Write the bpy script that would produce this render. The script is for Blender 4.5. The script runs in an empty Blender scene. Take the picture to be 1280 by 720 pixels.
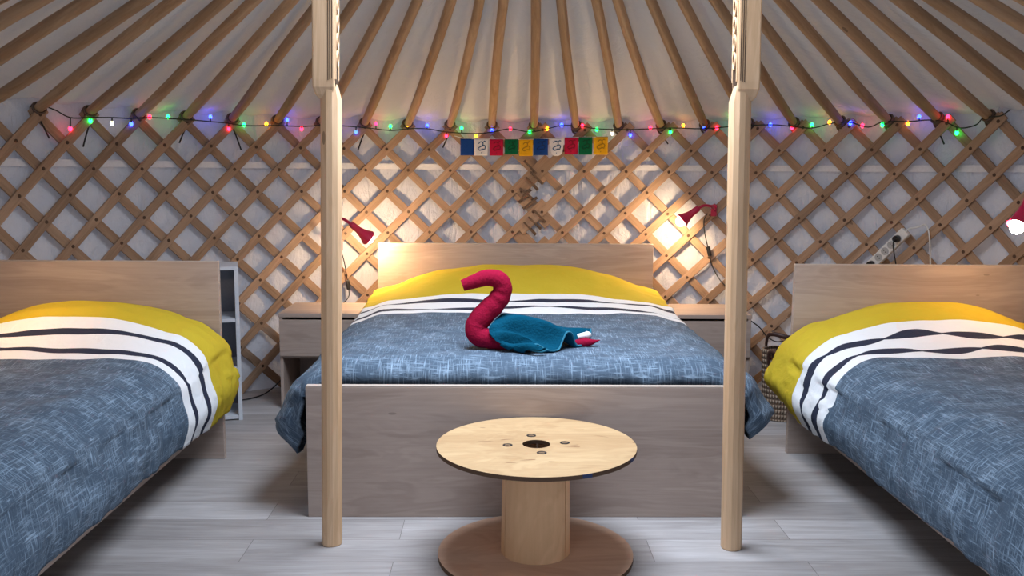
import bpy, math, random
from mathutils import Vector, Matrix, noise
random.seed(7)
S = bpy.context.scene
COL = S.collection
# ------------------------------------------------------------------ camera
F_PX = 1128.0; PITCH = math.atan(144/1128); YAW = math.atan(17/1128); ROLL = math.radians(-0.35)
CAM = Vector((0, 0, 1.30))
_F = Vector((math.sin(YAW)*math.cos(PITCH), math.cos(YAW)*math.cos(PITCH), -math.sin(PITCH)))
_R0 = Vector((math.cos(YAW), -math.sin(YAW), 0)); _U0 = _R0.cross(_F)
_R = _R0*math.cos(ROLL) - _U0*math.sin(ROLL); _U = _U0*math.cos(ROLL) + _R0*math.sin(ROLL)
cd = bpy.data.cameras.new('camera'); cam = bpy.data.objects.new('camera', cd); COL.objects.link(cam)
cd.sensor_width = 36; cd.lens = F_PX/1280*36; cd.clip_start = 0.02
M = Matrix((_R, _U, -_F)).transposed().to_4x4(); M.translation = CAM
cam.matrix_world = M; S.camera = cam
# ------------------------------------------------------------------ light and exposure
vs = S.view_settings; S.display_settings.display_device = 'sRGB'
vs.view_transform = 'Standard'; vs.look = 'None'; vs.gamma = 1; vs.use_curve_mapping = False
vs.exposure = 0.08
SKYLIGHT_W = 54; WORLD_STRENGTH = 0.85; LAMP_STRENGTH = 560
W = bpy.data.worlds.new('world'); S.world = W; W.use_nodes = True
W.node_tree.nodes['Background'].inputs[0].default_value = (0.72, 0.82, 1.0, 1)
W.node_tree.nodes['Background'].inputs[1].default_value = WORLD_STRENGTH
CX, CY, RW = 0.115, 3.1, 2.67          # yurt centre and lattice radius
ZT, ZA = 1.587, 2.733                  # wall top, apex of the roof cone
la = bpy.data.lights.new('crown_skylight', 'AREA'); la.shape = 'DISK'; la.size = 1.15
la.spread = math.radians(143); la.energy = SKYLIGHT_W; la.color = (0.83, 0.93, 1.08)
lo = bpy.data.objects.new('crown_skylight', la); COL.objects.link(lo); lo.location = (CX, CY, 2.36)

# ------------------------------------------------------------------ helpers
def ray(x, y): return _F + _R*((x-640)/F_PX) - _U*((y-360)/F_PX)
def onz(x, y, z): d = ray(x, y); return CAM + d*((z-CAM.z)/d.z)
def ony(x, y, Y): d = ray(x, y); return CAM + d*(Y/d.y)
def oncyl(x, y, r):
    d = ray(x, y); ox, oy = -CX, -CY
    a = d.x*d.x+d.y*d.y; b = ox*d.x+oy*d.y; c = ox*ox+oy*oy-r*r
    return CAM + d*((-b+math.sqrt(b*b-a*c))/a)
def cyl(phi, r, z): return Vector((CX+r*math.sin(phi), CY+r*math.cos(phi), z))
def lerp(a, b, t): return a+(b-a)*t
def sstep(a, b, x):
    t = min(1, max(0, (x-a)/(b-a))); return t*t*(3-2*t)
def interp(tab, x):
    if x <= tab[0][0]: return tab[0][1]
    for (a, va), (b, vb) in zip(tab, tab[1:]):
        if x <= b: return lerp(va, vb, (x-a)/(b-a))
    return tab[-1][1]
def catmull(pts, n):
    pts = [Vector(p) for p in pts]; out = []
    P = [pts[0]*2-pts[1]] + pts + [pts[-1]*2-pts[-2]]
    for i in range(1, len(P)-2):
        for k in range(n):
            t = k/n; a, b, c, d = P[i-1:i+3]
            out.append(0.5*((2*b)+(c-a)*t+(2*a-5*b+4*c-d)*t*t+(3*b-a-3*c+d)*t**3))
    out.append(pts[-1]); return out
def catv(vals, n):
    return [v.x for v in catmull([Vector((v, 0, 0)) for v in vals], n)]

class MB:
    def __init__(s): s.v = []; s.f = []; s.uv = []; s.m = []
    def face(s, idx, uvs, mi=0): s.f.append(idx); s.uv.append(uvs); s.m.append(mi)
    def frame_box(s, c, ax, ay, az, mi=0):
        """box with half-axis vectors; grain (u) along the longest axis"""
        c = Vector(c); A = [Vector(ax), Vector(ay), Vector(az)]; b = len(s.v)
        for k in range(8):
            s.v.append(c + A[0]*(1 if k & 1 else -1) + A[1]*(1 if k & 2 else -1) + A[2]*(1 if k & 4 else -1))
        L = [a.length for a in A]; lo_ = L.index(max(L)); off = (random.random()*20, random.random()*20)
        def cc(k): return [(1 if k & 1 else -1)*L[0], (1 if k & 2 else -1)*L[1], (1 if k & 4 else -1)*L[2]]
        for q in ((0, 2, 3, 1), (4, 5, 7, 6), (0, 1, 5, 4), (2, 6, 7, 3), (0, 4, 6, 2), (1, 3, 7, 5)):
            C = [cc(k) for k in q]; var = [i for i in range(3) if max(c[i] for c in C)-min(c[i] for c in C) > 1e-9]
            if lo_ in var: u, v = lo_, [i for i in var if i != lo_][0]
            else: u, v = (var+var)[0], (var+var)[1]
            s.face([b+k for k in q], [(c[u]+off[0], c[v]+off[1]) for c in C], mi)
    def box(s, x0, x1, y0, y1, z0, z1, mi=0):
        s.frame_box(((x0+x1)/2, (y0+y1)/2, (z0+z1)/2), ((x1-x0)/2, 0, 0), (0, (y1-y0)/2, 0), (0, 0, (z1-z0)/2), mi)
    def bar(s, p0, p1, w, t, nrm, mi=0):
        p0, p1 = Vector(p0), Vector(p1); d = p1-p0; n = Vector(nrm); n = (n-d*(n.dot(d)/d.dot(d))).normalized()
        s.frame_box((p0+p1)/2, d/2, d.normalized().cross(n)*w/2, n*t/2, mi)
    def rings(s, R, cap=True, mi=0, closed=True):
        """skin a list of rings (equal point counts)"""
        n = len(R[0]); b = len(s.v); off = (random.random()*20, random.random()*20)
        for r in R: s.v += [Vector(p) for p in r]
        ul = [0]
        for i in range(1, len(R)): ul.append(ul[-1]+(Vector(R[i][0])-Vector(R[i-1][0])).length)
        vl = [0]; rm = max(R, key=lambda r: (Vector(r[0])-Vector(r[1])).length)
        for k in range(n): vl.append(vl[-1]+(Vector(rm[(k+1) % n])-Vector(rm[k])).length)
        for i in range(len(R)-1):
            for k in range(n if closed else n-1):
                k2 = (k+1) % n
                s.face([b+i*n+k, b+i*n+k2, b+(i+1)*n+k2, b+(i+1)*n+k],
                       [(ul[i]+off[0], vl[k]+off[1]), (ul[i]+off[0], vl[k+1]+off[1]), (ul[i+1]+off[0], vl[k+1]+off[1]), (ul[i+1]+off[0], vl[k]+off[1])], mi)
        if cap and closed:
            for i, rev in ((0, True), (len(R)-1, False)):
                idx = [b+i*n+k for k in range(n)]; c = sum((s.v[j] for j in idx), Vector())/n
                if rev: idx = idx[::-1]
                s.face(idx, [((s.v[j]-c).x+off[0], (s.v[j]-c).y+(s.v[j]-c).z+off[1]) for j in idx], mi)
    def tube(s, pts, rad, n=10, cap=True, mi=0, up=None, flat=1.0):
        pts = [Vector(p) for p in pts]; N = len(pts)
        if not hasattr(rad, '__len__'): rad = [rad]*N
        T = [(pts[min(i+1, N-1)]-pts[max(i-1, 0)]).normalized() for i in range(N)]
        u = Vector(up) if up else (Vector((0, 0, 1)) if abs(T[0].z) < .9 else Vector((1, 0, 0)))
        R = []
        for i in range(N):
            u = (u-T[i]*u.dot(T[i])).normalized(); w = T[i].cross(u)
            R.append([pts[i]+(u*math.cos(a)*flat+w*math.sin(a))*rad[i] for a in (2*math.pi*k/n for k in range(n))])
        s.rings(R, cap, mi)
    def lathe(s, prof, n=48, axis=(0, 0, 1), org=(0, 0, 0), mi=0, cap=False, closed=False):
        z = Vector(axis).normalized(); x = Vector((1, 0, 0)) if abs(z.x) < .9 else Vector((0, 1, 0)); x = (x-z*x.dot(z)).normalized(); y = z.cross(x)
        o = Vector(org); P = list(prof)+([prof[0]] if closed else [])
        s.rings([[o+(x*math.cos(2*math.pi*k/n)+y*math.sin(2*math.pi*k/n))*r+z*h for k in range(n)] for r, h in P], cap, mi)
    def grid(s, fn, nu, nv, uvfn=None, mi=0):
        b = len(s.v); P = []; U = []
        for j in range(nv+1):
            for i in range(nu+1):
                p = fn(i/nu, j/nv); P.append(Vector(p)); U.append(uvfn(i/nu, j/nv) if uvfn else (i/nu, j/nv))
        s.v += P
        for j in range(nv):
            for i in range(nu):
                q = (j*(nu+1)+i, j*(nu+1)+i+1, (j+1)*(nu+1)+i+1, (j+1)*(nu+1)+i)
                s.face([b+k for k in q], [U[k] for k in q], mi)
    def build(s, name, mats, parent=None, smooth=None, bevel=0, seg=2, solid=0, origin=None):
        me = bpy.data.meshes.new(name); o3 = Vector(origin) if origin is not None else Vector()
        if parent is not None and origin is None: o3 = parent.matrix_basis.translation.copy()
        me.from_pydata([tuple(p-o3) for p in s.v], [], s.f)
        uvl = me.uv_layers.new(name='UVMap'); k = 0
        for uvs in s.uv:
            for uv in uvs: uvl.data[k].uv = uv; k += 1
        me.polygons.foreach_set('material_index', s.m)
        for m in (mats if isinstance(mats, (list, tuple)) else [mats]): me.materials.append(m)
        if smooth is not None:
            me.polygons.foreach_set('use_smooth', [True]*len(me.polygons))
            if smooth < 180: me.set_sharp_from_angle(angle=math.radians(smooth))
        me.update()
        o = bpy.data.objects.new(name, me); COL.objects.link(o)
        if parent is not None: o.parent = parent
        else: o.location = o3
        if solid:
            md = o.modifiers.new('thickness', 'SOLIDIFY'); md.thickness = solid; md.offset = -1
        if bevel:
            md = o.modifiers.new('bevel', 'BEVEL'); md.width = bevel; md.segments = seg; md.limit_method = 'ANGLE'; md.angle_limit = math.radians(40)
        return o
def thing(name, label, cat, loc, group=None):
    o = bpy.data.objects.new(name, None); COL.objects.link(o); o.location = loc; o.empty_display_size = .05
    o['label'] = label; o['category'] = cat
    if group: o['group'] = group
    return o
def tag(o, label, cat, group=None):
    o['label'] = label; o['category'] = cat
    if group: o['group'] = group
    return o
def struct(o, label=None):
    o['kind'] = 'structure'
    if label: o['label'] = label
    return o

# ------------------------------------------------------------------ materials
class NT:
    def __init__(s, name):
        s.mat = bpy.data.materials.new(name); s.mat.use_nodes = True; s.t = s.mat.node_tree; s.b = s.t.nodes['Principled BSDF']
    def n(s, kind, **kw):
        nd = s.t.nodes.new(kind)
        for k, v in kw.items():
            if k.startswith('i_'): nd.inputs[int(k[2:]) if k[2:].isdigit() else k[2:]].default_value = v
            else: setattr(nd, k, v)
        return nd
    def link(s, a, b): s.t.links.new(a, b)
    def math(s, op, a, b=None, c=None, clamp=False):
        nd = s.t.nodes.new('ShaderNodeMath'); nd.operation = op; nd.use_clamp = clamp
        for i, v in enumerate((a, b, c)):
            if v is None: continue
            if isinstance(v, (int, float)): nd.inputs[i].default_value = v
            else: s.link(v, nd.inputs[i])
        return nd.outputs[0]
    def mix(s, fac, a, b, mode='MIX'):
        nd = s.t.nodes.new('ShaderNodeMix'); nd.data_type = 'RGBA'; nd.blend_type = mode
        for sock, v in ((nd.inputs[0], fac), (nd.inputs[6], a), (nd.inputs[7], b)):
            if isinstance(v, (int, float)): sock.default_value = v
            elif isinstance(v, tuple): sock.default_value = (*v, 1) if len(v) == 3 else v
            else: s.link(v, sock)
        return nd.outputs[2]
    def ramp(s, f, stops):
        nd = s.t.nodes.new('ShaderNodeValToRGB'); e = nd.color_ramp.elements
        while len(e) < len(stops): e.new(.5)
        for el, (p, c) in zip(e, stops): el.position = p; el.color = (*c, 1)
        s.link(f, nd.inputs[0]); return nd.outputs[0]
    def noise(s, vec, scale, detail=4, rough=.5, dist=0):
        nd = s.t.nodes.new('ShaderNodeTexNoise'); nd.inputs['Scale'].default_value = scale; nd.inputs['Detail'].default_value = detail
        nd.inputs['Roughness'].default_value = rough; nd.inputs['Distortion'].default_value = dist
        if vec is not None: s.link(vec, nd.inputs['Vector'])
        return nd.outputs[0]
    def mapping(s, src, scale=(1, 1, 1), loc=(0, 0, 0), rot=(0, 0, 0)):
        nd = s.t.nodes.new('ShaderNodeMapping'); nd.inputs['Scale'].default_value = scale; nd.inputs['Location'].default_value = loc; nd.inputs['Rotation'].default_value = rot
        s.link(src, nd.inputs[0]); return nd.outputs[0]
    def coord(s, which): return s.n('ShaderNodeTexCoord').outputs[which]
    def bump(s, h, strength=.3, dist=.01):
        nd = s.t.nodes.new('ShaderNodeBump'); nd.inputs['Strength'].default_value = strength; nd.inputs['Distance'].default_value = dist
        s.link(h, nd.inputs['Height']); s.link(nd.outputs[0], s.b.inputs['Normal'])
    def out(s, col, rough=.6, spec=.3):
        if isinstance(col, tuple): s.b.inputs['Base Color'].default_value = (*col, 1)
        else: s.link(col, s.b.inputs['Base Color'])
        s.b.inputs['Roughness'].default_value = rough; s.b.inputs['Specular IOR Level'].default_value = spec
        return s.mat
def plain(name, col, rough=.6, spec=.3, bump=0, bscale=80):
    m = NT(name); c = m.coord('Object'); nz = m.noise(c, bscale, 3)
    if bump: m.bump(nz, bump, .004)
    k = m.mix(nz, tuple(x*.88 for x in col), tuple(min(1, x*1.1) for x in col))
    return m.out(k, rough, spec)
def wood(name, light, dark, band=7, fine=130, rough=.55, knots=.0, vary=.25, spec=.3, stretch=1.0):
    m = NT(name); uv = m.coord('UV')
    oi = m.n('ShaderNodeObjectInfo'); cx = m.n('ShaderNodeCombineXYZ'); m.link(oi.outputs['Random'], cx.inputs[2])
    va = m.n('ShaderNodeVectorMath', operation='ADD'); m.link(uv, va.inputs[0]); m.link(cx.outputs[0], va.inputs[1])
    base = va.outputs[0]
    g1 = m.noise(m.mapping(base, (1.1*stretch, band, 6)), 1.6, 4, .55, .9)
    g2 = m.noise(m.mapping(base, (5*stretch, fine, 6)), 1.0, 3, .6, .2)
    rings = m.math('SINE', m.math('MULTIPLY', g1, 46))
    f = m.math('ADD', m.math('MULTIPLY', g1, .9), m.math('ADD', m.math('MULTIPLY', g2, .35), m.math('MULTIPLY', rings, .06)))
    c = m.ramp(f, [(.35, light), (.85, dark)])
    if knots:
        vo = m.n('ShaderNodeTexVoronoi', i_Scale=1.0); m.link(m.mapping(base, (2.6, 9, 3)), vo.inputs['Vector'])
        kf = m.math('LESS_THAN', vo.outputs['Distance'], .07)
        c = m.mix(m.math('MULTIPLY', kf, knots), c, tuple(x*.5 for x in dark))
    v = m.math('ADD', m.math('MULTIPLY', oi.outputs['Random'], vary), 1-vary*.5)
    hs = m.n('ShaderNodeHueSaturation'); m.link(v, hs.inputs['Value']); m.link(c, hs.inputs['Color'])
    m.bump(g2, .12, .002)
    return m.out(hs.outputs[0], rough, spec)
def canvas(name, col, fold, scale, bstr=.85, trans=.1):
    m = NT(name); c = m.coord('Object')
    n1 = m.noise(m.mapping(c, fold), scale, 5, .6, 1.2); n2 = m.noise(c, 14, 4, .6, 1.5); n3 = m.noise(c, 300, 2)
    h = m.math('ADD', m.math('MULTIPLY', n1, 1.0), m.math('ADD', m.math('MULTIPLY', n2, .35), m.math('MULTIPLY', n3, .02)))
    m.bump(h, bstr, .035)
    k = m.mix(m.noise(c, 2.2, 3), tuple(x*.93 for x in col), tuple(min(1, x*1.05) for x in col))
    m.out(k, .85, .1)
    tr = m.n('ShaderNodeBsdfTranslucent'); m.link(k, tr.inputs[0])          # daylight glows faintly through the cloth
    mx = m.n('ShaderNodeMixShader'); mx.inputs[0].default_value = trans
    m.link(m.b.outputs[0], mx.inputs[1]); m.link(tr.outputs[0], mx.inputs[2])
    m.link(mx.outputs[0], m.t.nodes['Material Output'].inputs['Surface'])
    return m.mat
def emit(name, col, strength):
    m = NT(name); m.b.inputs['Base Color'].default_value = (.02, .02, .02, 1)
    m.b.inputs['Emission Color'].default_value = (*col, 1); m.b.inputs['Emission Strength'].default_value = strength
    return m.mat
def duvet_mat(name, v1, v2, phase, k=5.5, base=.012, amp=.085):
    """printed cotton: yellow head end, white band with two navy lens-waved stripes, slubbed blue grey; UV in metres (across, along)"""
    m = NT(name); uv = m.coord('UV'); sp = m.n('ShaderNodeSeparateXYZ'); m.link(uv, sp.inputs[0]); u, v = sp.outputs[0], sp.outputs[1]
    L = v2-v1
    def wave(k, ph, amp): return m.math('MULTIPLY', m.math('SINE', m.math('ADD', m.math('MULTIPLY', u, k), ph)), amp)
    def stripe(pos, ph):
        c = m.math('ADD', wave(k, ph*1.7, L*.045), v1+L*pos)
        half = m.math('ADD', m.math('MULTIPLY', m.math('ABSOLUTE', m.math('SINE', m.math('ADD', m.math('MULTIPLY', u, k), ph))), L*amp), L*base)
        return m.math('LESS_THAN', m.math('ABSOLUTE', m.math('SUBTRACT', v, c)), half)
    s1 = stripe(.29, phase); s2 = stripe(.70, phase+1.9)
    t1 = m.noise(m.mapping(uv, (14, 190, 1)), 1, 3, .65, .6); t2 = m.noise(m.mapping(uv, (190, 14, 1), (3, 7, 0)), 1, 3, .65, .6)
    big = m.noise(uv, 9, 4, .6)
    th = m.math('MAXIMUM', t1, t2)
    thr = m.ramp(m.math('ADD', th, m.math('MULTIPLY', m.math('SUBTRACT', big, .5), .35)), [(.52, (0, 0, 0)), (.78, (1, 1, 1))])
    grey = m.mix(thr, GREY_D, GREY_L)
    wv = m.noise(uv, 5, 3)
    yel = m.mix(wv, (.50, .37, .022), (.60, .46, .04))
    edge = m.math('ADD', wave(k*1.1, phase, L*.06), v2)
    c = m.mix(m.math('GREATER_THAN', v, edge), (.80, .82, .84), grey)
    st = m.math('MAXIMUM', s1, s2); st = m.math('MULTIPLY', st, m.math('LESS_THAN', v, edge))
    c = m.mix(st, c, (.028, .034, .060))
    c = m.mix(m.math('LESS_THAN', v, v1), c, yel)
    co = m.coord('Object'); m.bump(m.math('ADD', m.noise(co, 11, 4, .55, 1.0), m.math('MULTIPLY', t1, .04)), .35, .025)
    return m.out(c, .85, .15)
GREY_D = (.066, .098, .140); GREY_L = (.30, .41, .53)

PINE = wood('pine', (.53, .355, .215), (.34, .20, .105), 9, 120, .5, .8, .3)
PINE_PALE = wood('pale_pine', (.73, .50, .31), (.57, .36, .20), 11, 140, .45, .9, .1)
SLAT = wood('lattice_pine', (.43, .29, .195), (.265, .165, .10), 14, 150, .6, .8, .35)
OAK = wood('grey_oak_laminate', (.48, .385, .33), (.33, .255, .215), 6, 90, .5, .5, .06, stretch=.7)
OAK_EDGE = plain('oak_edging', (.50, .42, .36), .5)
PLY = wood('birch_plywood', (.58, .41, .225), (.40, .25, .125), 3.2, 60, .5, .9, .06, stretch=1.5)
PLY_BROWN = wood('brown_plywood', (.62, .42, .30), (.46, .29, .20), 3, 60, .55, .5, .05)
PLY_TAN = wood('tan_plywood', (.80, .51, .29), (.62, .37, .19), 3, 60, .55, .0, .08)
PLY_EDGE = plain('dark_plywood_edge', (.10, .055, .03), .6)
DARK = plain('pin_hole_shade', (.025, .018, .014), .8)  # near-black that paints the shade inside the socket pin holes
BURN = plain('burnt_carving', (.055, .03, .016), .7)
ROPE = plain('dark_hemp_rope', (.15, .105, .08), .9, .1, .6, 120)
BLACK = plain('black_plastic', (.012, .012, .014), .4, .4)
CABLEG = plain('dark_green_cable', (.02, .028, .018), .5)
WHITEP = plain('white_plastic', (.72, .72, .70), .4, .4)
WHITEB = plain('white_melamine', (.66, .69, .74), .45, .35)
SHELF_BACK = plain('grey_hardboard', (.26, .285, .33), .6)
PIN = plain('brown_leather_pin', (.085, .048, .03), .7)
RED = plain('red_lacquer', (.46, .008, .055), .28, .6)
REDCLOTH = plain('red_towelling', (.26, .007, .032), .95, .05, .9, 90)
TEAL = plain('teal_towelling', (.002, .058, .105), .95, .05, .9, 110)
TEAL_HEM = plain('pale_teal_hem', (.03, .16, .24), .95, .05)
WHITECLOTH = plain('white_cotton', (.75, .75, .76), .9, .1)
LEATHER = plain('brown_leather', (.055, .025, .018), .5, .4, .3)
BOLT_IN = plain('rusty_bolt', (.20, .13, .075), .6)
METAL = plain('dark_steel', (.08, .08, .085), .35, .5)
WALLC = canvas('white_wall_canvas', (.66, .655, .69), (1, 1, .22), 7)
ROOFC = canvas('cream_roof_canvas', (.70, .67, .645), (1, 1, 1), 4, .5)
BAND = plain('white_webbing', (.80, .80, .84), .8, .1)

def floor_mat():
    m = NT('grey_vinyl_planks'); c = m.coord('Object')
    br = m.n('ShaderNodeTexBrick', offset=.37, i_Scale=1.0); br.inputs['Brick Width'].default_value = 1.4; br.inputs['Row Height'].default_value = .185
    br.inputs['Mortar Size'].default_value = .0012; br.inputs['Color1'].default_value = (0, 0, 0, 1); br.inputs['Color2'].default_value = (1, 1, 1, 1); br.inputs['Mortar'].default_value = (.5, .5, .5, 1)
    m.link(m.mapping(c, (1, 1, 1), (.35, .06, 0)), br.inputs['Vector'])
    sep = m.n('ShaderNodeSeparateColor'); m.link(br.outputs['Color'], sep.inputs[0]); rnd = sep.outputs[0]
    cx = m.n('ShaderNodeCombineXYZ'); m.link(m.math('MULTIPLY', rnd, 9), cx.inputs[2])
    va = m.n('ShaderNodeVectorMath', operation='ADD'); m.link(m.mapping(c, (1.3, 13, 1)), va.inputs[0]); m.link(cx.outputs[0], va.inputs[1])
    g = m.noise(va.outputs[0], 1.5, 5, .6, 1.2)
    vb = m.n('ShaderNodeVectorMath', operation='ADD'); m.link(m.mapping(c, (7, 120, 1)), vb.inputs[0]); m.link(cx.outputs[0], vb.inputs[1])
    g2 = m.noise(vb.outputs[0], 1, 3, .6)
    f = m.math('ADD', m.math('MULTIPLY', g, .75), m.math('ADD', m.math('MULTIPLY', g2, .3), m.math('MULTIPLY', rnd, .30)))
    col = m.ramp(f, [(.3, (.215, .195, .19)), (.66, (.36, .34, .335)), (.98, (.52, .505, .51))])
    col = m.mix(br.outputs['Fac'], col, (.16, .145, .14))
    m.bump(g2, .08, .002)
    return m.out(col, .42, .35)
FLOORM = floor_mat()

# ------------------------------------------------------------------ setting: floor, wall, roof
mb = MB(); N = 72
mb.rings([[cyl(2*math.pi*k/N, 2.9, z) for k in range(N)] for z in (-.06, 0)], True)
struct(mb.build('floor', FLOORM))
DOOR = math.radians(38)
def wall_pt(u, v):
    phi = lerp(-math.pi+DOOR, math.pi-DOOR, u); z = lerp(0, ZT+.06, v)
    p = Vector((math.sin(phi)*2.2, math.cos(phi)*2.2, z*.55))
    d = noise.noise(p*3.0)*.022 + noise.noise(Vector((p.x*9, p.y*9, p.z*2.4)))*.014 + noise.noise(Vector((p.x*22+p.z*5, p.y*22, p.z*4)))*.006
    fade = sstep(0, .12, v)
    return cyl(phi, RW+.034+abs(d)*fade*1.2+max(0, d)*.3, z)
mb = MB(); mb.grid(wall_pt, 640, 48)
struct(mb.build('wall_back', WALLC, smooth=180))
PHI0, DPHI = .039, math.radians(5.694)
def roof_z(r): return ZT+(ZA-ZT)*(1-r/RW)
def roof_pt(u, v):
    phi = lerp(-math.pi, math.pi, u); r = lerp(RW+.10, .66, v)
    k = (phi-PHI0)/DPHI; sag = .016*math.cos(2*math.pi*k)      # rests on the poles, sags a little between them
    p = cyl(phi, r, 0)
    d = noise.noise(p*2.5+Vector((9, 3, 0)))*.014 + noise.noise(Vector((p.x*7, p.y*7, 5)))*.006
    return cyl(phi, r, roof_z(r)+.058+sag*.6*min(1, r/2)+d)
mb = MB(); mb.grid(roof_pt, 63*12, 36)
struct(mb.build('ceiling', ROOFC, smooth=180))
mb = MB()
for z0, z1 in ((1.318, 1.352),):
    R = [[cyl(p, RW+.016, z0), cyl(p, RW+.016, z1), cyl(p, RW+.020, z1), cyl(p, RW+.020, z0)] for p in (lerp(-1.75, 1.75, i/90) for i in range(91))]
    mb.rings(R)
struct(mb.build('trim_1', BAND), 'white webbing band around the wall behind the lattice')

# crown ring and its spokes (above the picture)
crown = thing('crown_ring', 'wooden roof crown ring above the two posts', 'roof ring', (CX, CY, 2.43))
mb = MB(); mb.lathe([(.62, 2.40), (.72, 2.40), (.72, 2.50), (.62, 2.50)], 64, org=(CX, CY, 0), closed=True); mb.build('ring', PINE, crown, smooth=40)
for k in range(4):
    a = k*math.pi/4; mb = MB(); d = Vector((math.sin(a), math.cos(a), 0))*.63
    mb.tube(catmull([Vector((CX, CY, 2.49))-d, Vector((CX, CY, 2.60))-d*.5, Vector((CX, CY, 2.63)), Vector((CX, CY, 2.60))+d*.5, Vector((CX, CY, 2.49))+d], 6), .016, 8); mb.build('spoke', PINE, crown, smooth=60)

# ------------------------------------------------------------------ roof poles
def ordinal(n): return ['', 'first', 'second', 'third', 'fourth', 'fifth', 'sixth', 'seventh', 'eighth', 'ninth', 'tenth', 'eleventh', 'twelfth', 'thirteenth', 'fourteenth', 'fifteenth', 'sixteenth'][n]
for k in range(-14, 16):
    phi = PHI0-k*DPHI
    zb = ZT-.013*(1-math.cos(phi))
    tw = math.radians(1.2)*math.sin(k*2.3)
    p0 = cyl(phi, RW+.045, zb-.012); p1 = cyl(phi+tw*.4, .70, roof_z(.70)-.005)
    if k == 0: lab = 'pine roof pole rising from the wall just right of the middle of the prayer flags'
    elif k > 0: lab = 'pine roof pole, the %s to the left of the one above the middle prayer flags' % ordinal(k)
    else: lab = 'pine roof pole, the %s to the right of the one above the middle prayer flags' % ordinal(-k)
    t = thing('roof_pole', lab, 'roof pole', p0, 'pine roof poles')
    mb = MB(); n = 14; pts = []; rad = []
    side = Vector((math.cos(phi), -math.sin(phi), 0)); 
    bend = random.uniform(-.012, .012); b2 = random.uniform(0, .012)
    for i in range(n+1):
        s = i/n; p = p0.lerp(p1, s)
        p = p + side*bend*math.sin(math.pi*s)*2 - Vector((0, 0, 1))*b2*math.sin(math.pi*min(1, s*3))
        pts.append(p); rad.append(lerp(.029, .026, s)*(1-.28*math.exp(-s*18)))
    d = (p1-p0).normalized()
    mb.tube(pts, rad, 12, up=side, flat=.92); mb.build('pole', PINE, t, smooth=50)
    mb = MB()
    for q in range(3):
        c = p0+d*(.035+.014*q); ring = []
        for a in range(15):
            an = 2*math.pi*a/14; w = d.cross(side).normalized()
            ring.append(c+(side*math.cos(an)+w*math.sin(an))*(.027+.001*q)+d*.006*math.sin(an+q))
        mb.tube(ring, .0062, 6, cap=False)
    # the knot under the pole and a loose cord end
    loop = [p0+d*.03+side*.03, p0+side*.045-Vector((0, 0, .02)), p0+side*.02-Vector((0, 0, .045)), p0-side*.02-Vector((0, 0, .03)), p0-side*.035+Vector((0, 0, .0)), p0+d*.04-side*.02]
    inw = Vector((-math.sin(phi), -math.cos(phi), 0))
    mb.tube(catmull([q+inw*.035+(p0-q)*.25 for q in loop], 5), .006, 6)
    mb.build('rope_tie', ROPE, t, smooth=60); mb = MB()
    if k in (11, 10, 8, 7, 5, 4, 2, -2, -3, -6, -9):
        sg = 1 if k % 2 else -1; ln = random.uniform(.05, .13)
        a = p0+inw*.055-Vector((0, 0, .03))
        mb.tube(catmull([a, a+side*sg*.02-Vector((0, 0, ln*.4)), a+side*sg*.045-Vector((0, 0, ln))], 5), [.0045]*11, 6)
        mb.build('cord_end', BLACK, t, smooth=60)

# ------------------------------------------------------------------ lattice walls (two sections lashed together)
TAN = .97; PJ = .035
def lattice(label, lo_phi, hi_phi, shift, ks):
    root = thing('lattice_wall', label, 'lattice wall', cyl((lo_phi+hi_phi)/2, RW, 0), 'folding lattice wall sections')
    cross_half = DPHI/2
    for layer, sgn, r in (('front', 1, RW-.013), ('rear', -1, RW+.001)):
        for k in ks:
            tip = PHI0-k*DPHI+shift
            top = ZT-.013*(1-math.cos(tip))+.012
            def phi_at(z): return tip-sgn*(top-.03-z)/(RW*TAN)
            zs = [.012+(top-.012)*i/40 for i in range(41)]
            run = [z for z in zs if lo_phi <= phi_at(z) <= hi_phi]
            if len(run) < 4: continue
            mb = MB(); R = []; w = .0240; th = .0055
            wob = random.uniform(-.004, .004)
            for z in run:
                ph = phi_at(z); rad = Vector((math.sin(ph), math.cos(ph), 0)); tan = Vector((math.cos(ph), -math.sin(ph), 0))
                d = (tan*sgn+Vector((0, 0, TAN))).normalized(); side = rad.cross(d).normalized()
                c = cyl(ph+wob/RW*math.sin(z*3), r, z)
                R.append([c+side*w+rad*th, c+side*w-rad*th, c-side*w-rad*th, c-side*w+rad*th])
            mb.rings(R, True, 0)
            if sgn == 1:      # leather pins where it crosses the rear slats
                for q in range(0, 14):
                    z = top-.03-q*RW*TAN*cross_half
                    if run[0]+.02 < z < run[-1]-.005+.03 and lo_phi <= phi_at(z) <= hi_phi:
                        ph = phi_at(z); rad = Vector((-math.sin(ph), -math.cos(ph), 0))
                        mb.lathe([(.0105, .0), (.010, .006), (.007, .0085), (.0, .009)], 8, axis=rad, org=cyl(ph, r, z), mi=1)
            mb.build('slat', [SLAT, PIN], root, bevel=.002, seg=1)
    return root
LW_L = lattice('pine lattice wall section on the left half, behind the left bed and shelf', -1.62, PJ+.040, 0, range(-8, 26))
LW_R = lattice('pine lattice wall section on the right half, behind the right bed and basket', PJ-.040, 1.62, .021, range(-26, 9))
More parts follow.
